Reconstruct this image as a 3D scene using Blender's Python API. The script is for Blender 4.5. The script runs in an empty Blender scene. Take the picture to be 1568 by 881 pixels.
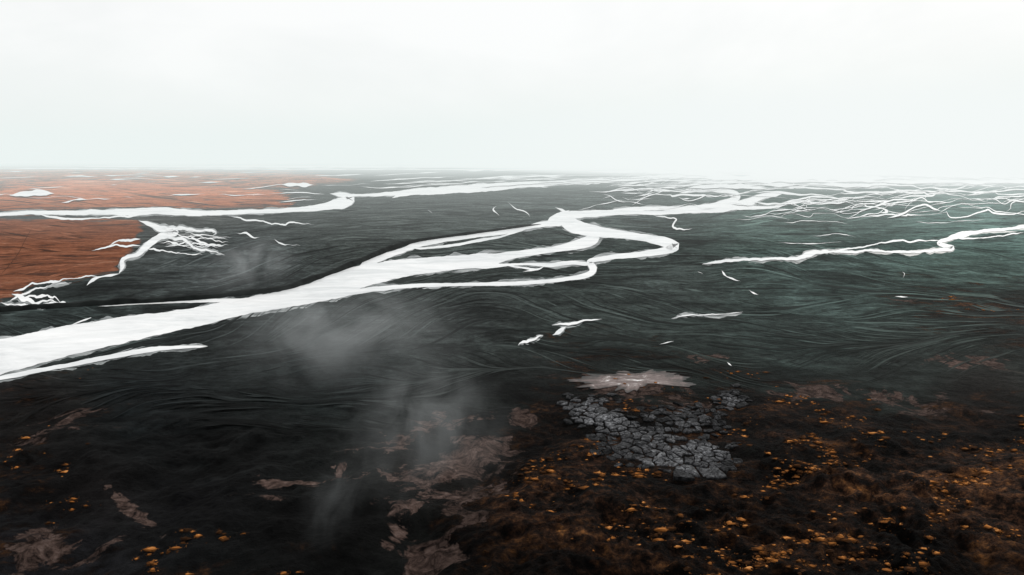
import bpy, math, random
import numpy as np
random.seed(7); rng=np.random.RandomState(11)
sc=bpy.context.scene
# ---------------------------------------------------------------- image pixel frame
H=100.0; F=1045.0; CU=784.0; CV=440.5; HOR=241.5
TH=math.atan((CV-HOR)/F); CT,ST=math.cos(TH),math.sin(TH)
def G(u,v):  # u,v are image pixel coordinates
    """image pixel (u,v) cast through the camera onto the flat outwash plain -> ground metres (x,y)"""
    u=np.asarray(u,float); v=np.asarray(v,float)
    a=(u-CU)/F; b=-(v-CV)/F
    z=-ST+b*CT; t=H/-z
    return a*t,(CT+b*ST)*t
# ---------------------------------------------------------------- numpy noise
TAB=rng.rand(256,256)
def vn(x,y):
    xi=np.floor(x).astype(int); yi=np.floor(y).astype(int); fx=x-xi; fy=y-yi
    fx=fx*fx*(3-2*fx); fy=fy*fy*(3-2*fy)
    a=TAB[xi%256,yi%256];b=TAB[(xi+1)%256,yi%256];c=TAB[xi%256,(yi+1)%256];d=TAB[(xi+1)%256,(yi+1)%256]
    return (a*(1-fx)+b*fx)*(1-fy)+(c*(1-fx)+d*fx)*fy
def fbm(x,y,o=5):
    s=0;a=.5;t=0
    x=np.asarray(x,float);y=np.asarray(y,float)
    for i in range(o):
        s=s+a*vn(x*2**i+i*17.3,y*2**i+i*9.1);t+=a;a*=.5
    return s/t
# ---------------------------------------------------------------- materials
def newmat(name):
    m=bpy.data.materials.new(name); m.use_nodes=True
    nt=m.node_tree; nt.nodes.clear(); return m,nt
class N:
    def __init__(s,nt): s.nt=nt
    def n(s,t,**k):
        x=s.nt.nodes.new(t)
        for a,b in k.items(): setattr(x,a,b)
        return x
    def l(s,a,b): s.nt.links.new(a,b)
    def setin(s,sock,v):
        if hasattr(v,'links'): s.l(v,sock)
        else: sock.default_value=v
    def math(s,op,a,b=0.0,c=None,clamp=False):
        x=s.n('ShaderNodeMath',operation=op,use_clamp=clamp); s.setin(x.inputs[0],a); s.setin(x.inputs[1],b)
        if c is not None: s.setin(x.inputs[2],c)
        return x.outputs[0]
    def map(s,v,a,b,c,d,smooth=False):
        x=s.n('ShaderNodeMapRange'); x.interpolation_type='SMOOTHSTEP' if smooth else 'LINEAR'
        s.setin(x.inputs[0],v)
        for i,q in enumerate((a,b,c,d)): s.setin(x.inputs[i+1],q)
        return x.outputs[0]
    def noise(s,vec,scale,detail=5,rough=.55,dist=0.0,col=False):
        x=s.n('ShaderNodeTexNoise'); s.l(vec,x.inputs['Vector'])
        x.inputs['Scale'].default_value=scale; x.inputs['Detail'].default_value=detail
        x.inputs['Roughness'].default_value=rough; x.inputs['Distortion'].default_value=dist
        return x.outputs[1 if col else 0]
    def scale(s,vec,sx,sy,sz=1,rot=0,loc=(0,0,0)):
        x=s.n('ShaderNodeMapping'); s.l(vec,x.inputs[0]); x.inputs['Scale'].default_value=(sx,sy,sz)
        x.inputs['Rotation'].default_value=(0,0,rot); x.inputs['Location'].default_value=loc; return x.outputs[0]
    def mix(s,f,a,b,mode='MIX'):
        x=s.n('ShaderNodeMix',data_type='RGBA',blend_type=mode)
        s.setin(x.inputs[0],f); s.setin(x.inputs[6],a); s.setin(x.inputs[7],b); return x.outputs[2]
    def ramp(s,v,pts):
        x=s.n('ShaderNodeValToRGB'); s.l(v,x.inputs[0]); e=x.color_ramp.elements
        while len(e)<len(pts): e.new(.5)
        for i,(p,c) in enumerate(pts): e[i].position=p; e[i].color=(*c,1)
        return x.outputs[0]
    def mulc(s,c,v):
        x=s.n('ShaderNodeVectorMath',operation='SCALE'); s.l(c,x.inputs[0]); s.setin(x.inputs[3],v); return x.outputs[0]
    def out(s,sh,vol=None):
        o=s.n('ShaderNodeOutputMaterial')
        if sh is not None: s.l(sh,o.inputs[0])
        if vol is not None: s.l(vol,o.inputs[1])
    def bsdf(s,col,rough=.8,spec=.1,bump=None,bs=.5,bd=.3):
        p=s.n('ShaderNodeBsdfPrincipled'); s.setin(p.inputs['Base Color'],col); s.setin(p.inputs['Roughness'],rough)
        p.inputs['Specular IOR Level'].default_value=spec
        if bump is not None:
            b=s.n('ShaderNodeBump'); b.inputs['Strength'].default_value=bs; b.inputs['Distance'].default_value=bd
            s.l(bump,b.inputs['Height']); s.l(b.outputs[0],p.inputs['Normal'])
        return p.outputs[0]

# ground -----------------------------------------------------------
mg,nt=newmat('outwash_sand'); q=N(nt)
P=q.n('ShaderNodeTexCoord').outputs['Object']
tone=q.n('ShaderNodeAttribute',attribute_name='tone')
ochre=tone.outputs['Alpha']; tone=tone.outputs['Color']
mk=q.n('ShaderNodeAttribute',attribute_name='masks')
sp=q.n('ShaderNodeSeparateColor'); q.l(mk.outputs['Color'],sp.inputs[0])
mO,mH,mM=sp.outputs[0],sp.outputs[1],sp.outputs[2]; mL=mk.outputs['Alpha']
warp=q.noise(P,.007,3,.5,0,col=True)
wv_=q.n('ShaderNodeVectorMath',operation='MULTIPLY_ADD'); q.l(warp,wv_.inputs[0]); wv_.inputs[1].default_value=(110,110,0); q.l(P,wv_.inputs[2])
Pw=wv_.outputs[0]
fl1=q.math('PINGPONG',q.math('MULTIPLY',q.noise(q.scale(Pw,.7,1.1,1,.15),.007,4,.5,.6),15.0),1.0)
n1=q.noise(q.scale(Pw,.7,1.2,1,.1),.014,7,.68,.8)
n1b=q.noise(q.scale(P,.55,1.3,1,-.1),.045,7,.74,.5)
n2=q.noise(P,.18,6,.74,.3)
patch=q.map(q.noise(P,.005,3,.6),.38,.58,0,1,True)
f=q.math('MULTIPLY',q.map(n1,.34,.66,.55,1.45),q.map(n1b,.34,.66,.5,1.5))
f=q.math('MULTIPLY',f,q.map(n2,.32,.68,.4,1.6))
f=q.math('MULTIPLY',f,q.map(q.math('MULTIPLY',patch,mL),0,1,1,q.map(fl1,0,.5,.4,1.0,True)))
lite=q.math('MULTIPLY',q.map(fl1,.80,1.0,0,.5,True),mL)
f=q.math('MULTIPLY',f,q.math('ADD',lite,1.12))
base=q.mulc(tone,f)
# autumn tundra
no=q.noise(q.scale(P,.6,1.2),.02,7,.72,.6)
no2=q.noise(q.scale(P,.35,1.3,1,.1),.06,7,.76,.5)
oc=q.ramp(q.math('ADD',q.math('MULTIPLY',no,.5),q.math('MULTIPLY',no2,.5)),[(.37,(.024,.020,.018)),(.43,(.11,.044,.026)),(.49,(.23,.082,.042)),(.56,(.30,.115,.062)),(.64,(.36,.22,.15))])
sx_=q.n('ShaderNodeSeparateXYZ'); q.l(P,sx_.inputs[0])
oc=q.mulc(oc,q.math('MULTIPLY',q.map(n2,.3,.7,.6,1.45),q.map(sx_.outputs[1],1000,1900,.95,2.3)))  # brightens with distance: haze paleness put into the tundra colour
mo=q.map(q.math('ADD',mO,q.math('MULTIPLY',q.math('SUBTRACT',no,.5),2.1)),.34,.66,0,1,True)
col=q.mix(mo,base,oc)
# hummocky heath
h1=q.noise(q.scale(P,.6,1.2,1,.5),.05,8,.74,.7)
h2=q.noise(P,.35,6,.76,.2)
hh=q.math('ADD',q.math('MULTIPLY',h1,.5),q.math('MULTIPLY',h2,.5))
hc=q.ramp(hh,[(.41,(.0014,.0012,.0012)),(.475,(.0065,.0042,.0032)),(.53,(.027,.0130,.0078)),(.59,(.080,.036,.015)),(.68,(.26,.105,.03))])
hc=q.mulc(hc,q.math('MULTIPLY',ochre,q.map(q.noise(q.scale(P,1,1,1,.6),.03,5,.65,.8),.40,.62,.12,2.2)))
mh=q.map(q.math('ADD',mH,q.math('MULTIPLY',q.math('SUBTRACT',h1,.5),2.6)),.25,.75,0,1,True)
mh=q.math('MULTIPLY',mh,q.map(mH,0,.25,0,1))
col=q.mix(mh,col,hc)
# pale mud
m1=q.noise(P,.06,7,.66,1.2)
mc=q.ramp(q.noise(P,.16,7,.76,1.6),[(.37,(.004,.003,.003)),(.45,(.045,.029,.024)),(.56,(.115,.076,.064)),(.70,(.22,.16,.14))])
mm=q.map(q.math('ADD',mM,q.math('MULTIPLY',q.math('SUBTRACT',m1,.5),3.4)),.46,.60,0,1,True)
mm=q.math('MULTIPLY',mm,q.map(mM,0,.25,0,1))
col=q.mix(mm,col,mc)
hgt=q.math('ADD',q.math('MULTIPLY',h2,q.map(mH,0,1,1.0,3.8)),q.math('ADD',q.math('MULTIPLY',n1b,2.2),q.math('MULTIPLY',q.math('MULTIPLY',fl1,mL),.5)))
q.out(q.bsdf(col,.9,.04,hgt,1.0,2.4))

mst,nt=newmat('streaked_sediment'); q=N(nt); P=q.n('ShaderNodeTexCoord').outputs['Object']
tc=q.n('ShaderNodeAttribute',attribute_name='tone').outputs['Color']
q.out(q.bsdf(q.mulc(tc,q.map(q.noise(q.scale(P,.6,1.3),.15,6,.7),.3,.7,.5,1.5)),.9,.04))

# water ------------------------------------------------------------
mw,nt=newmat('glacial_meltwater'); q=N(nt); P=q.n('ShaderNodeTexCoord').outputs['Object']
w1=q.noise(q.scale(P,.5,1,1,.3),.02,7,.68,1.0); w2=q.noise(q.scale(P,.4,1.2,1,-.45),.12,6,.72,.6)
wc=q.ramp(w1,[(.34,(.60,.62,.63)),(.48,(.78,.79,.795)),(.60,(.87,.87,.87))])  # milky water; bright sky reflection also put into the near-white base colour
wc=q.mulc(wc,q.map(w2,.3,.7,.88,1.07))
q.out(q.bsdf(wc,.25,.5,w2,.15,.08))
mz,nt=newmat('silty_shallows'); q=N(nt); P=q.n('ShaderNodeTexCoord').outputs['Object']
q.out(q.bsdf(q.ramp(q.noise(q.scale(P,.5,1.3),.08,7,.7,.5),[(.35,(.03,.036,.036)),(.5,(.13,.145,.145)),(.65,(.45,.47,.47))]),.4,.2))
mb,nt=newmat('wet_black_sand'); q=N(nt); P=q.n('ShaderNodeTexCoord').outputs['Object']
q.out(q.bsdf(q.ramp(q.noise(P,.1,6),[(.3,(.003,.004,.004)),(.7,(.016,.019,.018))]),.8,.04))
mp,nt=newmat('silty_pond_water'); q=N(nt); P=q.n('ShaderNodeTexCoord').outputs['Object']
ed=q.n('ShaderNodeAttribute',attribute_name='depth_glint').outputs['Fac']
pc=q.ramp(q.math('ADD',q.math('MULTIPLY',q.noise(P,.11,7,.76,1.0),.75),q.math('MULTIPLY',ed,.22)),[(.38,(.010,.008,.007)),(.47,(.055,.038,.033)),(.57,(.13,.092,.084)),(.63,(.22,.18,.17)),(.69,(.85,.84,.83))])  # last ramp stop is a painted highlight towards the pond centre
q.out(q.bsdf(pc,.4,.12))
mr,nt=newmat('cracked_grey_rock'); q=N(nt); P=q.n('ShaderNodeTexCoord').outputs['Object']
v=q.n('ShaderNodeAttribute',attribute_name='tint').outputs['Fac']
rc=q.ramp(q.noise(P,.7,7,.8,.8),[(.36,(.012,.012,.012)),(.5,(.070,.071,.075)),(.64,(.22,.225,.235))])
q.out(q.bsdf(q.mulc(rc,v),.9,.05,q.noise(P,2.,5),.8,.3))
ms,nt=newmat('autumn_leaves'); q=N(nt)
v=q.n('ShaderNodeAttribute',attribute_name='tint').outputs['Fac']
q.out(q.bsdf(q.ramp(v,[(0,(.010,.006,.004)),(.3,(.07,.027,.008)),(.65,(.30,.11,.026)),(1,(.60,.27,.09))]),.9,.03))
mh_,nt=newmat('far_hill_slopes'); q=N(nt); P=q.n('ShaderNodeTexCoord').outputs['Object']
q.out(q.bsdf(q.ramp(q.noise(P,.002,6),[(.3,(.10,.13,.13)),(.7,(.16,.2,.2))]),.9,.05))

# ---------------------------------------------------------------- ground mesh
def seg(*a):
    r=[]
    for s,e,st in a: r+=list(np.arange(s,e,st))
    return np.array(r)
us=seg((-6000,-1000,250),(-1000,-100,25),(-100,1670,2.4),(1670,2600,25),(2600,7800,250))
vs=seg((242.1,262,.6),(262,320,.9),(320,960,2.0),(960,1400,15),(1400,4200,140))
U,V=np.meshgrid(us,vs); X,Y=G(U,V)
def inpoly(U,V,poly):
    ins=np.zeros(U.shape,bool); n=len(poly); d=np.full(U.shape,1e9)
    for i in range(n):
        x1,y1=poly[i];x2,y2=poly[(i+1)%n]
        if y1!=y2:
            c=((y1>V)!=(y2>V))&(U<(x2-x1)*(V-y1)/(y2-y1)+x1); ins^=c
        dx,dy=x2-x1,y2-y1; t=np.clip(((U-x1)*dx+(V-y1)*dy)/(dx*dx+dy*dy),0,1)
        d=np.minimum(d,np.hypot(U-x1-t*dx,V-y1-t*dy))
    return np.where(ins,d,-d)
def soft(U,V,poly,w): return np.clip(inpoly(U,V,poly)/(2*w)+.5,0,1)
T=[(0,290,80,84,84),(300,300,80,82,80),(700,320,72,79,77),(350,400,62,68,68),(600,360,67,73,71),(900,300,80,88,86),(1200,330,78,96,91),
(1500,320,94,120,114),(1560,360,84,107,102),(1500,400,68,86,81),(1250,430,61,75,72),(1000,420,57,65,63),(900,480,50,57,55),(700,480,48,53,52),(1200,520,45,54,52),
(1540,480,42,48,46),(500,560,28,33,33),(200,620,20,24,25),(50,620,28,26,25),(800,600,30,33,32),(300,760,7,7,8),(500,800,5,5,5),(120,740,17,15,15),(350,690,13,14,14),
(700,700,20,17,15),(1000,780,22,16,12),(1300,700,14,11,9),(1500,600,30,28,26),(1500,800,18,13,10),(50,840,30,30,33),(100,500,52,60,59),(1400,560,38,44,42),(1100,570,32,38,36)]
def toneat(U,V):  # ground tones; the vignette-like foreground darkening is put into the colour
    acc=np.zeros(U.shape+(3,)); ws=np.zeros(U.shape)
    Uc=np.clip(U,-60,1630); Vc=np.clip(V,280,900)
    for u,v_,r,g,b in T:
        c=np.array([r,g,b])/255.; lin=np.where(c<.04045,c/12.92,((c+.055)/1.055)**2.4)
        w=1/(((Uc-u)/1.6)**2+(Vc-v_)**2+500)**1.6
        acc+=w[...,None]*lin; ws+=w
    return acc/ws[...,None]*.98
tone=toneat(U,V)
wu=U+34*(fbm(X/60,Y/60)-.5)*2; wv=V+20*(fbm(X/60+50,Y/60+9)-.5)*2
PO1=[(-900,334),(0,334),(120,334),(205,340),(222,352),(212,375),(185,398),(178,415),(120,426),(60,432),(20,455),(-30,474),(-900,520)]
PO2=[(-900,292),(0,290),(90,272),(200,276),(330,284),(420,290),(445,305),(440,317),(300,321),(200,318),(60,322),(-900,330)]
PO3=[(-1200,258),(0,256),(250,258),(480,264),(560,276),(450,290),(200,288),(-900,300)]
mO=.92*soft(U+16*(fbm(X/80,Y/80)-.5)*2,V+8*(fbm(X/80+50,Y/80+9)-.5)*2,PO1,8)
mO=np.maximum(mO,.72*soft(wu,V,PO2,5))
mO=np.maximum(mO,.50*soft(wu,V,PO3,5))
mHm=soft(wu,wv,[(540,1400),(590,900),(690,800),(760,720),(790,650),(850,600),(900,585),(1000,600),(1120,575),(1230,600),(1400,632),(1560,610),(2600,600),(2600,1400)],38)
mHm=np.maximum(mHm,.50*soft(wu,wv,[(820,520),(900,500),(1010,515),(1060,545),(1150,560),(1200,600),(1000,620),(880,590)],24))
mHm=np.maximum(mHm,.50*soft(wu,wv,[(1330,430),(1450,420),(1900,440),(1900,560),(1540,550),(1420,500)],32))
mHm=np.maximum(mHm,.46*soft(wu,wv,[(-300,560),(0,575),(90,570),(200,590),(110,640),(60,720),(120,800),(300,860),(560,850),(560,1400),(-300,1400)],34))
mM=np.zeros(U.shape); och=np.full(U.shape,.50)
def ell(u,v_,a,b,rot=0.0):
    c,s_=math.cos(rot),math.sin(rot); du=wu-u; dv=wv-v_
    return np.clip(1.25-np.hypot((du*c+dv*s_)/a,(-du*s_+dv*c)/b)*.75,0,1)
def blob(u,v_,a,b,s=1.,rot=0.0):
    global mM
    mM=np.maximum(mM,s*ell(u,v_,a,b,rot))
for b_ in [(690,715,85,26,.76,-.25),(700,765,75,22,.78,-.1),(655,845,55,26,.74,.25),(740,700,50,22,.74,.4),(760,672,40,10,.72,-.1),(795,640,26,12,.8,.3),
 (620,780,40,14,.7,0),(600,820,30,12,.7,-.5),(430,735,80,8,.68,-.05),(540,720,60,9,.68,.1),(650,655,80,14,.62,-.2),(420,760,60,6,.6,0),(185,765,55,10,.74,.7),(40,835,60,30,.74,-.5),
 (110,835,90,9,.70,-.3),(30,805,30,9,.7,-.4),(90,640,60,8,.6,-.2),(1310,605,130,9,.62,.05),(950,585,85,18,.85,0),(1050,610,50,8,.6,0),(1490,552,90,9,.58,.05),(1440,630,90,8,.5,.0),
 (1080,545,60,7,.5,0),(720,800,40,18,.72,.5),(600,690,60,12,.55,.0),(60,660,90,12,.52,-.1),(1420,460,60,5,.5,0)]: blob(*b_)
for (u,v_,a_,b_,s_) in [(1480,770,170,60,2.6),(1200,670,70,18,2.0),(920,780,130,75,1.6),(1050,612,60,14,1.4),(1500,475,80,10,1.5),(1300,640,90,16,.7),(1050,840,120,40,1.1),(1300,830,100,30,.8)]:
    och+= (s_-.4)*ell(u,v_,a_,b_,.15)
mL=soft(U,V,[(-100,300),(300,310),(560,310),(900,290),(1700,300),(1700,600),(900,650),(700,760),(-100,800)],30)
polys=[[(862,616),(905,610),(942,620),(968,643),(1012,652),(1064,668),(1114,686),(1112,720),(1075,738),(1020,728),(962,714),(916,694),(942,676),(896,654),(864,640)],
 [(1002,626),(1045,619),(1094,633),(1104,650),(1062,664),(1018,650),(980,641)],[(1092,607),(1130,600),(1145,616),(1110,628)]]
MOUND=[(700,900),(800,740),(900,720),(1000,745),(1130,720),(1250,690),(1700,700),(1700,1000),(700,1000)]
def relief(x,y,u,v):
    a=np.clip((v-585)/80,0,1)
    for p in polys: a=a*(1-.9*soft(u,v,p,16))
    b=1-abs(fbm(x/9,y/9,5)-.5)*4
    return a*((fbm(x/14,y/14,5)-.5)*7.5-1.8+ (fbm(x/60+7,y/60+3,3)-.5)*5.5 + soft(u,v,MOUND,60)*(4.0+b*2.2))
Z=relief(X,Y,U,V)
nr,nc=U.shape
def mesh_obj(name,verts,faces_loops,fstart,ftot,mats,matidx=None,smooth=True):
    me=bpy.data.meshes.new(name); me.vertices.add(len(verts)); me.vertices.foreach_set('co',np.asarray(verts,np.float32).ravel())
    me.loops.add(len(faces_loops)); me.loops.foreach_set('vertex_index',np.asarray(faces_loops,np.int32))
    me.polygons.add(len(fstart)); me.polygons.foreach_set('loop_start',np.asarray(fstart,np.int32))
    for m in mats: me.materials.append(m)
    if matidx is not None: me.polygons.foreach_set('material_index',np.asarray(matidx,np.int32))
    me.polygons.foreach_set('use_smooth',[smooth]*len(fstart))
    me.update(calc_edges=True)
    o=bpy.data.objects.new(name,me); sc.collection.objects.link(o); return o
def from_lists(name,verts,faces,mats,matidx=None,smooth=True):
    lp=[i for f_ in faces for i in f_]; st=np.cumsum([0]+[len(f_) for f_ in faces[:-1]])
    return mesh_obj(name,verts,lp,st,None,mats,matidx,smooth)
idx=np.arange(nr*nc).reshape(nr,nc)
Q=np.stack([idx[1:,:-1],idx[1:,1:],idx[:-1,1:],idx[:-1,:-1]],-1).reshape(-1,4)
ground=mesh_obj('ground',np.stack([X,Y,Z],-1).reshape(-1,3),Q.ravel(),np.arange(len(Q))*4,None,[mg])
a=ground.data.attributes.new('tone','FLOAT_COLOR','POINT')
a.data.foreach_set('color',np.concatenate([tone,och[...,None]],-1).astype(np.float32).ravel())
a=ground.data.attributes.new('masks','FLOAT_COLOR','POINT')
a.data.foreach_set('color',np.stack([mO,mHm,mM,mL],-1).astype(np.float32).ravel())

# ---------------------------------------------------------------- channels
def spline(pts,step=2.5):
    p=np.array(pts,float); p=np.vstack([2*p[0]-p[1],p,2*p[-1]-p[-2]]); out=[]
    for i in range(1,len(p)-2):
        n=max(2,int(np.hypot(*(p[i+1]-p[i])[:2])/step)); t=np.linspace(0,1,n,endpoint=False)[:,None]
        a,b,c,d=p[i-1:i+3]
        out.append(.5*((2*b)+(c-a)*t+(2*a-5*b+4*c-d)*t**2+(3*b-a-3*c+d)*t**3))
    out.append(p[-2][None]); return np.vstack(out)
ZL=[0.20]
class Rib:
    def __init__(s,z=None): s.v=[];s.f=[];s.m=[];s.c=[];s.z=z
    def add(s,pts,wob=1.0,step=2.5,jit=0.0,margin=False,col=None):
        p=spline(pts,step); n=len(p)
        sd=rng.rand()*200; L=np.cumsum(np.r_[0,np.hypot(*np.diff(p[:,:2],axis=0).T)])
        c=p[:,:2].copy()
        k=np.clip((c[:,1]-HOR)/120,.12,1.2)
        if jit: c[:,1]+=jit*k*(fbm(L/14+sd,np.full(n,sd),4)-.5)*10
        t=np.gradient(c,axis=0); t/=np.maximum(np.hypot(*t.T),1e-6)[:,None]; nn=np.stack([-t[:,1],t[:,0]],-1)
        w=np.maximum(p[:,2],.3 if s.z is None else .05)/2
        r1=(fbm(L/16+sd,np.full(n,sd+3.3),5)-.5)*2; r2=(fbm(L/16+sd+77,np.full(n,sd+9.3),5)-.5)*2
        aw=wob*(np.minimum(w,12)*.38+(1.0*k if s.z is None else 0))
        e=np.minimum(1,np.minimum(np.arange(n),np.arange(n)[::-1])/5.+.06)
        lo=.12 if s.z is None else .02
        wa=np.maximum(w+aw*r1,lo)*e; wb=np.maximum(w+aw*r2,lo)*e
        if s.z is None: ZL[0]+=.006; z=ZL[0]
        else: s.z+=.00005; z=s.z
        if margin:
            r3=fbm(L/22+sd+7,np.full(n,sd+1.3),5); r4=fbm(L/22+sd+31,np.full(n,sd+2.3),5)
            s._strip(c,nn,wa+np.clip((r3-.38)*11,0,5)*k*e,wb+np.clip((r4-.38)*11,0,5)*k*e,.06+(z-.2)*.1,1)
        s._strip(c,nn,wa,wb,z,0)
        if col is not None: s.c+=list(np.repeat(col(c[:,0],c[:,1]),2,axis=0))
    def _strip(s,c,nn,wa,wb,z0,mi):
        n=len(c)
        A=c+nn*wa[:,None]; B=c-nn*wb[:,None]
        A[:,1]=np.maximum(A[:,1],HOR+1.2); B[:,1]=np.maximum(B[:,1],HOR+1.2)
        z=z0+np.arange(n)*1e-6
        ax,ay=G(A[:,0],A[:,1]); bx,by=G(B[:,0],B[:,1]); o=len(s.v)
        for i in range(n): s.v.append((ax[i],ay[i],z[i])); s.v.append((bx[i],by[i],z[i]))
        for i in range(n-1): s.f.append((o+2*i,o+2*i+2,o+2*i+3,o+2*i+1)); s.m.append(mi)
    def make(s,name,mats=None):
        return from_lists(name,s.v,s.f,mats or [mw,mz],s.m,smooth=False)
R=Rib()
R.add([(-60,560,58),(0,547,54),(60,533,48),(120,519,44),(180,508,40),(240,497,34),(300,486,29),(350,474,28),(400,465,26),(450,456,27),(490,445,33),(530,432,36),(570,420,32),(620,411,27),(680,404,23),(730,400,21),(765,395,15),(805,388,10),(850,382,9),(885,375,14),(908,366,18),(905,355,16),(880,346,14)],.32,margin=True)
R.add([(872,322,5),(860,330,12),(868,339,20),(888,350,20),(920,356,16),(960,361,11),(1000,367,12),(1026,374,17),(1034,379,13),(1005,387,10),(960,392,8),(925,396,7),(902,401,8),(908,411,12),(900,421,9),(860,429,6),(800,434,6),(720,436,5),(640,438,6),(580,443,7),(530,450,9),(500,457,8)],.4,margin=True)
R.add([(868,342,10),(835,343,9),(800,350,5),(770,356,7),(730,361,6),(690,367,6),(650,373,8),(615,384,8),(580,397,10),(548,412,14)],.6,margin=True)
R.add([(812,348,3),(770,362,3),(735,368,5),(700,375,4),(655,380,3),(632,381,3)],.6)
R.add([(690,404,10),(735,408,8),(765,407,5),(800,405,4),(845,406,6),(880,403,6),(905,406,9)],.7,margin=True)
R.add([(750,402,3),(790,409,2),(820,413,3),(835,408,2)],.8)
R.add([(800,417,1.5),(825,412,3),(832,409,2)],.8)
R.add([(835,345,12),(862,331,13),(900,328,10),(950,325,8),(1000,326,6),(1050,324,7),(1095,320,12),(1135,313,14),(1165,302,9),(1200,296,6)],.7,margin=True)
R.add([(870,326,6),(858,321,4),(850,318,1.5)],.5)
R.add([(930,325,8),(980,320,5),(1050,319,6),(1100,313,8),(1128,303,9),(1118,294,6),(1080,291,5),(1040,296,3)],.8,margin=True)
R.add([(1120,318,10),(1180,318,4),(1215,309,6),(1260,312,3),(1300,305,5)],.8)
R.make('glacial_river')
R=Rib(); R.add([(-40,588,6),(0,580,7),(50,570,7),(100,561,6),(160,549,7),(220,538,7),(270,533,5),(318,531,3)],.5,margin=True)
R.add([(150,470,1),(220,466,2),(290,463,3),(335,461,6),(365,462,7)],.5)
R.add([(105,500,1.5),(135,489,3),(140,487,2)],.5)
R.make('side_channel')
R=Rib()
R.add([(-60,334,4),(0,329,5),(60,326,6),(130,326,8),(200,325,10),(250,323,11),(300,327,8),(350,326,7),(400,324,6),(440,322,7),(490,318,10),(520,312,16),(536,306,14),(530,300,8),(505,297,4)],.7,margin=True)
R.add([(520,300,4),(560,299,4),(600,297,6),(640,293,8),(690,290,10),(740,286,10),(800,283,8),(860,280,7),(920,277,5),(980,273,5),(1040,270,6),(1090,266,8)],.9,margin=True)
R.add([(600,304,4),(620,298,4),(680,295,5),(740,292,4),(800,286,4),(840,287,2)],.9,jit=.8)
R.add([(60,330,3),(100,336,3),(160,334,2),(210,330,4)],.9,jit=.5)
R.make('river_arm')
R=Rib()
R.add([(212,338,3),(228,344,6),(246,350,10),(268,356,11),(245,363,10),(226,374,9),(212,388,6),(188,397,5),(188,410,8),(182,420,4)],1.0,jit=.6,margin=True)
R.add([(262,352,6),(300,352,4),(330,356,3.5),(325,362,2)],1.0,jit=.8,margin=True)
R.add([(255,362,5),(285,370,4),(300,380,3),(345,390,1.2)],1.0,jit=.8,margin=True)
R.add([(225,382,4),(265,386,2),(310,391,2)],1,jit=.8); R.add([(290,362,3),(310,374,3),(350,377,1)],1,jit=.8)
R.add([(165,380,2),(185,368,3),(215,366,5)],1,jit=.8); R.add([(140,384,1.5),(175,378,3),(215,376,3)],1,jit=.8)
R.add([(182,420,4),(150,426,3),(140,431,5),(133,438,4)],.9)
R.add([(150,424,2),(105,428,1.5),(75,434,3),(50,437,1.5),(20,447,2)],1,jit=1)
R.add([(110,435,1.2),(70,439,1.5),(40,448,3),(15,459,3)],1,jit=1,margin=True)
R.add([(18,455,4),(40,458,6),(60,463,4),(110,466,2)],1.6,jit=1.5,margin=True); R.add([(0,468,2),(45,469,3),(90,468,2)],1.4,jit=1.5,margin=True)
R.add([(30,450,2),(70,455,3),(100,463,1)],1.4,jit=1.5)
for i in range(12):
    u0=245+rng.rand()*40; v0=348+rng.rand()*32; ln=30+rng.rand()*70
    R.add([(u0,v0,1.6),(u0+ln*.5,v0+6*rng.rand()-1,1.1),(u0+ln,v0+10*rng.rand(),.4)],1,jit=1)
R.add([(350,333,.8),(380,337,2.5),(400,341,1.5),(440,343,2),(482,346,.8)],1,jit=1)
R.add([(362,357,1.5),(380,360,3.5),(398,364,1)],1,jit=1); R.add([(420,367,1.5),(425,371,3.5),(440,376,1),(460,378,.6)],1,jit=.6)
R.make('delta_stream')
R=Rib()
R.add([(1075,406,2),(1110,400,4),(1170,397,3.5),(1222,396,5),(1238,390,9),(1262,387,4),(1350,386,3),(1420,386,4),(1458,381,7),(1437,373,5),(1470,361,8),(1500,355,5),(1540,351,4),(1590,347,5),(1700,340,5)],.8,jit=.5,margin=True)
R.add([(1440,370,2),(1390,370,1.5),(1350,372,2),(1300,382,1.5),(1255,386,3)],.9,jit=.6)
R.add([(1460,362,4),(1490,366,2),(1568,357,2)],.9,jit=.5)
R.add([(1105,414,1),(1108,418,3.5),(1112,423,1.2),(1120,427,2.2),(1134,431,.6)],.9,jit=.5,step=1.5); R.add([(1146,446,.8),(1154,450,2.4),(1161,453,2)],.8,step=1.5,jit=.5)
R.add([(1068,417,1.5),(1076,420,1.5)],.6); R.add([(1190,372,.5),(1240,374,1.0),(1290,371,.4)],.8)
R.add([(1380,418,1),(1385,421,1.8),(1382,427,.6)],1,jit=1); R.add([(1370,455,.6),(1380,456,1.8),(1390,456,1)],1); R.add([(1345,327,2),(1358,325,5),(1352,320,3),(1344,318,2)],1)
for (u0,v0,ln) in [(1120,336,90),(1200,342,100),(1400,340,110),(1240,362,70)]:
    R.add([(u0,v0,.3),(u0+ln*.3,v0+2*rng.randn(),.6),(u0+ln*.6,v0+2*rng.randn(),.5),(u0+ln,v0+2*rng.randn(),.3)],.7,jit=.5)
R.make('stream')
R=Rib()
R.add([(793,529,2),(797,527.5,4),(805,524,3.5),(815,520,3),(832,515,1)],.9,step=1.5,jit=.8,margin=True); R.add([(846,514,2),(856,509,5),(867,501,1.5)],.9,step=1.5,jit=.5,margin=True)
R.add([(845,499,1),(875,496,3.6),(900,493,2.5),(922,490,1)],.9,jit=.4,margin=True); R.add([(1028,488,.5),(1060,485,1.8),(1100,482,1.3),(1138,479,.5)],.9,jit=.4,margin=True)
R.add([(1113,556,1),(1116,559,2),(1120,562,2)],.8,step=1); R.add([(1010,529,1),(1032,524,1)],.9); R.add([(760,316,1),(755,322,2.5),(765,332,1)],1,jit=.5)
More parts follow.
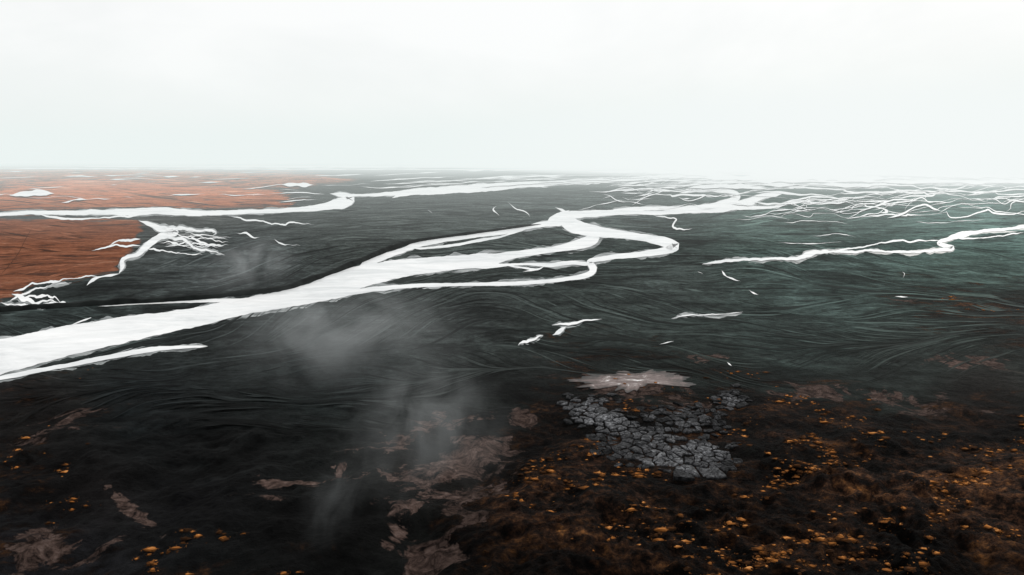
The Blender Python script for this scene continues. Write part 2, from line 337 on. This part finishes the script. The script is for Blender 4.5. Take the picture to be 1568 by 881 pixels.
R.add([(778,311,1),(790,320,1.6),(806,325,2.2),(812,333,.8)],1,jit=.5); R.add([(655,322,1.5),(662,327,1)],1); R.add([(1000,330,1.2),(1035,337,2.5),(1030,347,3.5),(1048,352,2),(1060,350,1)],1,jit=1)
R.make('stream')
# the distant braid plain: meandering threads joined by cross-links
R=Rib()
def braid(u0,v0,length,w,slope=0.,mean=1.,amp=1.):
    k=(v0-HOR)/60.; n=max(4,int(length/14)); sd=rng.rand()*99; pts=[]
    for i in range(n+1):
        t=i/n; u=u0+length*t; m=(float(fbm(t*length/60+sd,sd,3))-.5)*22*k*k*mean+slope*length*t
        pts.append((u+3*k*(rng.rand()-.5),max(v0+m,HOR+2.0),w*(.3+1.4*rng.rand())*(.3+.7*math.sin(math.pi*min(1,max(0,t))))))
    R.add(pts,.9,2.0,.3)
threads=[]
for v0 in [266,270,273,276,280,284,288,292,297,302,307,313,320,329]:
    k=(v0-HOR)/60.; sd=rng.rand()*99; u0=880 if v0<290 else (940 if v0<300 else 1140); us_=np.arange(u0+rng.rand()*80,1640,12.)
    vv=v0+(fbm(us_/70+sd,us_*0+sd,3)-.5)*20*k+(fbm(us_/22+sd,us_*0+sd+3,2)-.5)*8*k; uu=us_+(fbm(us_/30+sd,us_*0+sd+5,2)-.5)*34*k
    ww=(.9+1.3*rng.rand())*np.clip((fbm(us_/60+sd,us_*0+9,3)-.30)*4,.10,2.4)*(.5+.5*k)
    threads.append(np.stack([uu,vv,ww],-1)); R.add([tuple(r_) for r_ in threads[-1]],.9,2.0,.25)
for i in range(len(threads)-1):
    A,B=threads[i],threads[i+1]
    for c_ in range(10):
        a_=A[rng.randint(1,len(A)-3)]; j=np.argmin(abs(B[:,0]-(a_[0]-20-50*rng.rand()))); b_=B[j]
        if abs(a_[0]-b_[0])>110: continue
        m1_=a_*.67+b_*.33; m2_=a_*.33+b_*.67; w_=.4+1.3*rng.rand()
        R.add([(a_[0],a_[1],w_),(m1_[0]+5*rng.randn(),m1_[1]+1*rng.randn(),w_*.8),(m2_[0]+5*rng.randn(),m2_[1]+1*rng.randn(),w_*.8),(b_[0],b_[1],w_)],.9,2.0,.4)
for i in range(60):
    v0=262+ (rng.rand()**.8)*60; u0=900+rng.rand()*720-(318-v0)*.5
    if v0>292 and u0<1090: u0+=240
    braid(u0,v0,20+rng.rand()*90,(.3+1.2*rng.rand()**3)*(.4+.9*(v0-250)/50),-.02+.03*rng.rand(),1.0)
for i in range(34): braid(880+rng.rand()*200,274+rng.rand()*40,20+rng.rand()*60,.5+.8*rng.rand(),-.08*rng.rand(),1.8)
for i in range(40): braid(540+rng.rand()*500,262+rng.rand()*34,40+rng.rand()*160,.5+1.2*rng.rand(),-.05+.02*rng.rand(),.9)
for i in range(34): braid(-60+rng.rand()*560,264+rng.rand()*48,15+rng.rand()*80,.5+1.3*rng.rand()**2,-.02,.8)
for i in range(60): braid(-100+rng.rand()*1500,244.5+rng.rand()*16,120+rng.rand()*500,.4+.8*rng.rand(),0,.5)
for p in [(15,302,70,7),(95,308,40,4),(430,284,50,8),(1050,290,140,5),(1060,280,260,4),(1200,285,200,3),(1040,268,400,6),(1270,288,70,7),(1100,274,300,7),(1150,265,500,8),(980,260,700,6),(1050,272,240,9),(1300,279,330,6),(1380,270,300,7),(760,256,600,3),(500,252,600,2),(1060,285,180,5),(900,264,300,4)]: braid(p[0],p[1],p[2],p[3],0,.6)
R.make('braided_channels')

# sediment streaks: bars and dry channels all following one drainage field
SR=Rib(z=.03)
def flow(u,v):
    k=(v-HOR)/200.
    base=-.16*math.exp(-((u-250)/450.)**2)*min(1,k*1.2)
    return base+(float(fbm(u/210.+3,v/46.+8,3))-.5)*1.5*min(1.3,k+.12)
def streak(u0,v0,ln,w,fac,colfn=None):
    pts=[]; st=9.; n=max(4,int(ln/st)); u,v=u0,v0
    for i in range(n+1):
        pts.append((u,v,w*math.sin(math.pi*(i+.2)/(n+.4))**.8)); sl=flow(u,v); c=1/math.hypot(1,sl); u+=st*c; v+=st*sl*c
    fn=colfn or (lambda a,b: toneat(a,b)*fac)
    SR.add(pts,.9,3.0,0,col=fn)
RZ=[(640,720),(800,590),(900,575),(1600,590),(1600,900)]
cnt=0
for i in range(1150):
    u0=-60+rng.rand()*1600; v0=305+rng.rand()**1.15*350
    if u0<225 and v0<470: continue
    if inpoly(np.array(u0+40.),np.array(v0),RZ)>-15: continue
    k=min(1.5,(v0-HOR)/150.); d_=rng.rand()<.62
    for j in range(rng.randint(1,6)):
        w_=(.35+1.9*rng.rand()**3)*(.5+.6*k); fa=(.22+.40*rng.rand()) if d_ else (1.25+.65*rng.rand())
        streak(u0+rng.randn()*18,v0+rng.randn()*3.5*k+j*2.6*k,(20+rng.rand()**2*130)*(.6+.4*k),w_,fa); cnt+=1
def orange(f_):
    far=lambda b: np.clip((330-b)/30,0,1)[...,None]  # far streaks paler: haze lightening mixed into their colour
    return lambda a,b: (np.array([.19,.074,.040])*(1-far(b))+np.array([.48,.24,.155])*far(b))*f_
for i in range(110):
    u0=-60+rng.rand()*240; v0=338+rng.rand()*100
    if u0+60>215-(v0-350)*.6: continue
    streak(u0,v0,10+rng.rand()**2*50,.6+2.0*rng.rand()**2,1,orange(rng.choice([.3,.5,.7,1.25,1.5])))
for i in range(190):
    u0=-60+rng.rand()*480; v0=256+rng.rand()*58
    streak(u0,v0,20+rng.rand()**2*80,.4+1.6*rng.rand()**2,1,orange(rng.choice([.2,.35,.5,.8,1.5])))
SR.add([(52,345,.8),(40,365,.9),(30,385,1.0),(18,402,1.2),(2,420,1.4)],.2,3,0,col=orange(.5))
print('streaks',cnt)
so=SR.make('sediment_streaks',[mst])
a=so.data.attributes.new('tone','FLOAT_COLOR','POINT'); cc=np.array(SR.c)
a.data.foreach_set('color',np.concatenate([cc,np.ones((len(cc),1))],-1).astype(np.float32).ravel())

# river banks ------------------------------------------------------
def bank(name,pts,hh,back):
    p=spline(pts,4); v=[];f_=[];n=len(p)
    x0,y0=G(p[:,0],p[:,1]); sd=rng.rand()*50
    hgt=hh*np.interp(np.arange(n),[0,8,n-9,n-1],[0.05,1,1,.05])*(.45+1.1*fbm(np.arange(n)/9+sd,np.full(n,sd)))
    t=np.stack([np.gradient(x0),np.gradient(y0)],-1); t/=np.hypot(*t.T)[:,None]
    nx,ny=-t[:,1],t[:,0]; s=np.where(ny<0,-1,1); nx=nx*s; ny=ny*s
    for d,zz in ((-1.,.0),(1.5,.85),(4.5,1.0),(back,0.)):
        for i in range(n): v.append((x0[i]+nx[i]*d,y0[i]+ny[i]*d,(.22 if zz>0 else -.3)+hgt[i]*zz))
    for r in range(3):
        for i in range(n-1): f_.append((r*n+i,r*n+i+1,(r+1)*n+i+1,(r+1)*n+i))
    from_lists(name,v,f_,[mb])
bank('river_bank',[(-40,481,0),(60,474,0),(150,468,0),(240,464,0),(330,456,0),(400,450,0),(445,443,0),(470,434,0),(520,416,0),(560,400,0),(600,383,0),(640,371,0),(700,362,0),(760,354,0),(830,344,0)],3.0,9)
# pond
pl=np.array([(880,586),(905,577),(940,571),(1000,569),(1045,575),(1062,586),(1035,591),(1000,589),(965,598),(930,595),(905,592)],float)
pp=spline([tuple(a)+(0,) for a in np.vstack([pl,pl[:1]])],2)[:-1]
px,py=G(pp[:,0],pp[:,1]); cx,cy=px.mean(),py.mean(); ang=np.linspace(0,2*math.pi,len(px),endpoint=False)
ns=1+.5*(fbm(3+2*np.cos(ang)*2.6,3+2*np.sin(ang)*2.6,5)-.5)*2
pv=[(cx,cy,.14)]; dep_glint=[1.]
for s_,z_,d_ in ((.55,.14,1.),(.85,.13,.45),(1.,.12,0.)):
    pv+=[(cx+(a-cx)*n_*s_,cy+(b-cy)*n_*s_,z_) for a,b,n_ in zip(px,py,ns)]; dep_glint+=[d_]*len(px)
n=len(px); pf=[(0,1+i,1+(i+1)%n) for i in range(n)]
for r in range(2): pf+=[(1+r*n+i,1+(r+1)*n+i,1+(r+1)*n+(i+1)%n,1+r*n+(i+1)%n) for i in range(n)]
po=from_lists('silty_pond',pv,pf,[mp])
a=po.data.attributes.new('depth_glint','FLOAT','POINT'); a.data.foreach_set('value',np.array(dep_glint,np.float32))

# ---------------------------------------------------------------- cracked rock field
def pix(x,y,z=0):
    dx,dy,dz=x,y,z-H; d=dy*CT-dz*ST; return CU+F*dx/d, CV-F*(dy*ST+dz*CT)/d
def gz(x,y):
    x=np.asarray(x,float); y=np.asarray(y,float); u,v=pix(x,y); return relief(x,y,u,v)
S=2.5; cent={}
for i in range(0,74):
    for j in range(0,70):
        x=10+i*S; y=203+j*S*1.2
        if rng.rand()<.28: continue
        cent[i,j]=(x+(rng.rand()-.5)*S*1.5+(j%2)*S*.5,y+(rng.rand()-.5)*S*1.6)
sv=[];sf=[];stint=[]
for (i,j),(x,y) in cent.items():
    u,v_=pix(x,y)
    dd=max(float(inpoly(np.array(u),np.array(v_),p)) for p in polys)
    if dd<(rng.rand()-.6)*26: continue
    if rng.rand()<.05: continue
    P_=[(x-4,y-4.5),(x+4,y-4.5),(x+4,y+4.5),(x-4,y+4.5)]
    for di in range(-3,4):
        for dj in range(-3,4):
            if (di or dj) and (i+di,j+dj) in cent:
                ox,oy=cent[i+di,j+dj]; mx,my=(x+ox)/2,(y+oy)/2; nx,ny=ox-x,oy-y; out=[]
                for k in range(len(P_)):
                    a,b=P_[k],P_[(k+1)%len(P_)]
                    da=(a[0]-mx)*nx+(a[1]-my)*ny; db=(b[0]-mx)*nx+(b[1]-my)*ny
                    if da<=0: out.append(a)
                    if da*db<0:
                        t=da/(da-db); out.append((a[0]+t*(b[0]-a[0]),a[1]+t*(b[1]-a[1])))
                P_=out
                if len(P_)<3: break
        if len(P_)<3: break
    if len(P_)<3: continue
    Q_=[]
    for k in range(len(P_)):
        a,b=P_[k],P_[(k+1)%len(P_)]
        for t in (0,.33,.66): Q_.append((a[0]+t*(b[0]-a[0])+(rng.rand()-.5)*.35,a[1]+t*(b[1]-a[1])+(rng.rand()-.5)*.35))
    z0=float(gz(x,y))+.08; hgt=.15+.5*rng.rand(); tx,ty=(rng.rand()-.5)*.2,(rng.rand()-.5)*.2; n=len(Q_); o=len(sv); gs=.84+.15*rng.rand()
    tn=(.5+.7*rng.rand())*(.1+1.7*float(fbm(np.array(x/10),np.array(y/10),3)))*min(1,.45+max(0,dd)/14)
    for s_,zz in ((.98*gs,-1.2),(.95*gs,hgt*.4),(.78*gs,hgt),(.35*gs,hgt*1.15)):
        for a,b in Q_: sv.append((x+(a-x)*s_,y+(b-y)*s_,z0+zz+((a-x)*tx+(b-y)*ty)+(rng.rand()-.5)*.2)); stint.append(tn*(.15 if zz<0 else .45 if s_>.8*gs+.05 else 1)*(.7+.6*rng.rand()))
    for r in range(3):
        for k in range(n): sf.append((o+r*n+k,o+r*n+(k+1)%n,o+(r+1)*n+(k+1)%n,o+(r+1)*n+k))
    sf.append(tuple(o+3*n+k for k in range(n)))
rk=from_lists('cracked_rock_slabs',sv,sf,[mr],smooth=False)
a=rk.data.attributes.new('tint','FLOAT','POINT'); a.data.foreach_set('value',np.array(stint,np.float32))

# ---------------------------------------------------------------- shrubs
NS=46000
u=np.where(rng.rand(NS)<.12,60+rng.rand(NS)*600,560+rng.rand(NS)*1140); v_=560+rng.rand(NS)*360
x,y=G(u,v_)
zone=[(560,1000),(640,880),(700,800),(790,720),(850,650),(930,610),(1000,590),(1130,570),(1250,600),(1400,625),(1600,610),(1900,620),(1900,1000)]
dz=inpoly(u,v_,zone)
ca,sa=math.cos(.6),math.sin(.6); xr=x*ca+y*sa; yr=-x*sa+y*ca
d=fbm(xr/42+4,yr/14+8,5); d2=fbm(x/9+44,y/9+1,3)
ok=np.clip(dz/50+.1,0,1)*np.clip((d-.49)*4.5,0,1)*np.clip((d2-.40)*4,0,1)
ok=ok*np.where((u>820)&(u<1080)&(v_>740),.35,1)
left=(u<660)&(dz<0); ok=np.where(left,np.where(v_>815,np.clip((d-.52)*3,0,1),np.where(u<160,np.clip((d-.60)*2,0,1),0)),ok)
for p in polys: ok=np.where(inpoly(u,v_,p)>-5,0,ok)
ok=np.where((u>870)&(u<1070)&(v_>560)&(v_<602),0,ok)
keep=rng.rand(NS)<ok*.8
SX=list(x[keep]);SY=list(y[keep]);n0=len(SX)
SS=list(.13+.80*rng.rand(n0)**3.4); SH=list(np.clip(.10+.85*rng.rand(n0)**1.4,0,1))
for (cu,cv,n,su,sv_) in [(965,622,14,8,10),(1215,612,24,20,6),(950,582,8,10,4),(1150,575,10,12,6),(1010,592,8,40,4),(1090,612,8,10,4),(1120,660,6,12,6),(1310,640,16,20,4),(905,700,10,10,12),(960,735,14,30,6),(1455,457,8,12,3),(1520,475,9,30,2),(1230,735,12,30,5),(1470,750,20,30,5),(1520,830,20,40,6),(1380,690,10,60,20),(1320,800,14,60,12),(235,850,12,8,8),(280,878,18,40,4),(20,690,8,14,8),(90,720,5,10,15),(130,870,8,12,5),(470,878,8,20,3),(550,878,6,20,4),(790,780,8,6,4),(1000,790,5,8,4),(910,850,6,40,15)]:
    for i in range(n):
        a_,b_=G(cu+rng.randn()*su,cv+rng.randn()*sv_); SX.append(float(a_)); SY.append(float(b_)); SS.append((.28+.65*rng.rand()**2)*(1.4 if cv<560 else 1)); SH.append(.45+.5*rng.rand())
SX=np.array(SX);SY=np.array(SY);SZ=gz(SX,SY)-.08
bv=[];bf=[];bt=[]
K=6
for x,y,z0,r,hue in zip(SX,SY,SZ,SS,SH):
    o=len(bv); h=r*(.42+.35*rng.rand()); sx=.9+1.3*rng.rand(); rr_=rng.rand(3*K+60); ro=rng.rand()*6
    for ring,(rr,zz) in enumerate(((1.1,.0),(.95,.5),(.5,.9))):
        for k in range(K):
            an=2*math.pi*k/K+ring*.4+ro; rad=r*rr*(.45+1.0*rr_[ring*K+k])
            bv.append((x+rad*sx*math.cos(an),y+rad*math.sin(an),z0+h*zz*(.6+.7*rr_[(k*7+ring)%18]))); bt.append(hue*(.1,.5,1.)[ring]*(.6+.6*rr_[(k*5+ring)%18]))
    bv.append((x,y,z0+h)); bt.append(hue)
    for g in range(2):
        for k in range(K): bf.append((o+g*K+k,o+g*K+(k+1)%K,o+(g+1)*K+(k+1)%K,o+(g+1)*K+k))
    for k in range(K): bf.append((o+2*K+k,o+2*K+(k+1)%K,o+3*K))
    nl=14 if r>.4 else 6
    for l in range(nl):
        an=rr_[l]*6.28; e=rr_[l+14]; rad=r*1.5*math.sqrt(1-e*e*.8); px_,py_=x+sx*rad*math.cos(an),y+rad*math.sin(an); pz=z0+h*(.1+1.0*e)
        o2=len(bv); s_=r*.28
        for q_ in range(3):
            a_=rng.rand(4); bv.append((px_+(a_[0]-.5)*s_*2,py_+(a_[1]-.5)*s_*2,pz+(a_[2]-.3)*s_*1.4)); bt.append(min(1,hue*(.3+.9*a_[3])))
        bf.append((o2,o2+1,o2+2))
print('shrubs',len(SX),len(bf))
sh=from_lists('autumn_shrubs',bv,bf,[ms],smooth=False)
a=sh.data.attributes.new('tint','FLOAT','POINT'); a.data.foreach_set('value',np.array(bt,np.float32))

# ---------------------------------------------------------------- distant hills
n=160; hv=[];hf=[]
xs=np.linspace(-24000,2500,n); prof=np.interp(xs,[-24000,-12000,-6000,-2500,2500],[400,320,230,90,5])
ridge=prof*(.55+.8*fbm(xs/3500,xs*0+3,4))
for r,(dy,k) in enumerate(((0,0),(500,.55),(1100,1),(2600,0))):
    for i in range(n): hv.append((xs[i],16500+dy+300*math.sin(xs[i]/1500),-5+ridge[i]*k*(.9+.2*rng.rand() if k==.55 else 1)))
for r in range(3):
    for i in range(n-1): hf.append((r*n+i,r*n+i+1,(r+1)*n+i+1,(r+1)*n+i))
from_lists('distant_hills',hv,hf,[mh_])

# ---------------------------------------------------------------- fog
def fogmat(name,k,J):
    m,nt=newmat(name); q=N(nt)
    ab=q.n('ShaderNodeVolumeAbsorption'); ab.inputs[0].default_value=(0,0,0,1); ab.inputs[1].default_value=k
    em=q.n('ShaderNodeEmission'); em.inputs[0].default_value=(*J,1); em.inputs[1].default_value=k  # fog glows by itself: scattered skylight put in as emission
    ad=q.n('ShaderNodeAddShader'); q.l(ab.outputs[0],ad.inputs[0]); q.l(em.outputs[0],ad.inputs[1]); q.out(None,ad.outputs[0]); return m
def prism(name,fp,z0,z1,m):
    n=len(fp); v=[(a,b,z0) for a,b in fp]+[(a,b,z1) for a,b in fp]
    f_=[tuple(range(n))[::-1],tuple(range(n,2*n))]+[(i,(i+1)%n,n+(i+1)%n,n+i) for i in range(n)]
    return from_lists(name,v,f_,[m],smooth=False)
prism('haze',[(-90000,1100),(-2000,900),(0,750),(90000,600),(90000,95000),(-90000,95000)],-40,420,fogmat('thin_haze',1.9e-4,(.83,.90,.885)))
prism('fog_bank',[(-85000,5500),(-3000,4800),(-500,3000),(500,1800),(1500,1200),(4000,1100),(85000,1100),(85000,90000),(-85000,90000)],-38,340,fogmat('fog_bank',2.6e-4,(.88,.935,.925)))
prism('fog_bank',[(-1500,9500),(300,4000),(1000,2300),(3000,1800),(84000,1800),(84000,89000),(-12000,89000)],-36,380,fogmat('dense_fog',9e-4,(.98,.99,.99)))

# drifting mist wisps
def wisp(loc,sc_,rot,dens,seed):
    m,nt=newmat('mist_vapour'); q=N(nt)
    P=q.n('ShaderNodeTexCoord').outputs['Object']
    ln=q.n('ShaderNodeVectorMath',operation='LENGTH'); q.l(P,ln.inputs[0])
    fall=q.map(ln.outputs['Value'],0,.98,1,0,True)
    nz=q.noise(q.scale(P,2.0,1.3,1,.3,(seed,seed*2,0)),1.3,5,.64,1.0)
    d=q.math('MULTIPLY',q.math('MULTIPLY',fall,q.map(nz,.38,.75,0,1)),dens)
    ab=q.n('ShaderNodeVolumeAbsorption'); ab.inputs[0].default_value=(0,0,0,1); q.l(d,ab.inputs[1])
    em=q.n('ShaderNodeEmission'); em.inputs[0].default_value=(.45,.475,.475,1); q.l(d,em.inputs[1])  # the mist's own glow stands in for light scattered in it
    ad=q.n('ShaderNodeAddShader'); q.l(ab.outputs[0],ad.inputs[0]); q.l(em.outputs[0],ad.inputs[1]); q.out(None,ad.outputs[0])
    bpy.ops.mesh.primitive_ico_sphere_add(subdivisions=3,radius=1,location=loc); o=bpy.context.object
    o.name='mist_wisp'; o.scale=sc_; o.rotation_euler=rot; o.data.materials.append(m)
def at(u,v,zf):
    x,y=G(u,v); return (float(x)*(1-zf/H),float(y)*(1-zf/H),zf)
wisp(at(535,500,20),(72,115,20),(0,0,.35),.014,3)
wisp(at(380,400,20),(50,160,18),(0,0,.3),.009,9)
wisp(at(655,640,18),(34,66,16),(0,0,.1),.014,14)
wisp(at(515,760,12),(10,28,9),(0,0,.0),.011,23)

# ---------------------------------------------------------------- sky + sun
w=bpy.data.worlds.new('World'); sc.world=w; w.use_nodes=True; nt=w.node_tree; nt.nodes.clear(); q=N(nt)
sky=q.n('ShaderNodeTexSky',sky_type='NISHITA'); sky.sun_disc=False; sky.sun_elevation=math.radians(30); sky.sun_rotation=math.radians(35)
D=q.n('ShaderNodeTexCoord').outputs['Generated']
nz=q.noise(q.scale(D,1,1,2.2),1.7,5,.55,.4)
cl=q.ramp(nz,[(.30,(8.8,9.0,8.95)),(.5,(9.6,9.65,9.6)),(.62,(10.3,10.25,10.2))])
c=q.mix(.95,sky.outputs[0],cl)
bg=q.n('ShaderNodeBackground'); q.l(c,bg.inputs[0]); bg.inputs[1].default_value=.1
o=q.n('ShaderNodeOutputWorld'); q.l(bg.outputs[0],o.inputs[0])
ld=bpy.data.lights.new('sun','SUN'); ld.energy=1.5; ld.angle=math.radians(10); ld.color=(1,.96,.9)
lo=bpy.data.objects.new('sun',ld); sc.collection.objects.link(lo)
lo.rotation_euler=(math.radians(-60),0,math.radians(-35))
# camera
cd=bpy.data.cameras.new('camera'); cd.sensor_width=36; cd.lens=F/1568*36; cd.clip_end=200000; cd.clip_start=.5
co=bpy.data.objects.new('camera',cd); sc.collection.objects.link(co); co.location=(0,0,H); co.rotation_euler=(math.pi/2-TH,0,0)
sc.camera=co
sc.view_settings.view_transform='Standard'; sc.view_settings.look='None'; sc.view_settings.exposure=0
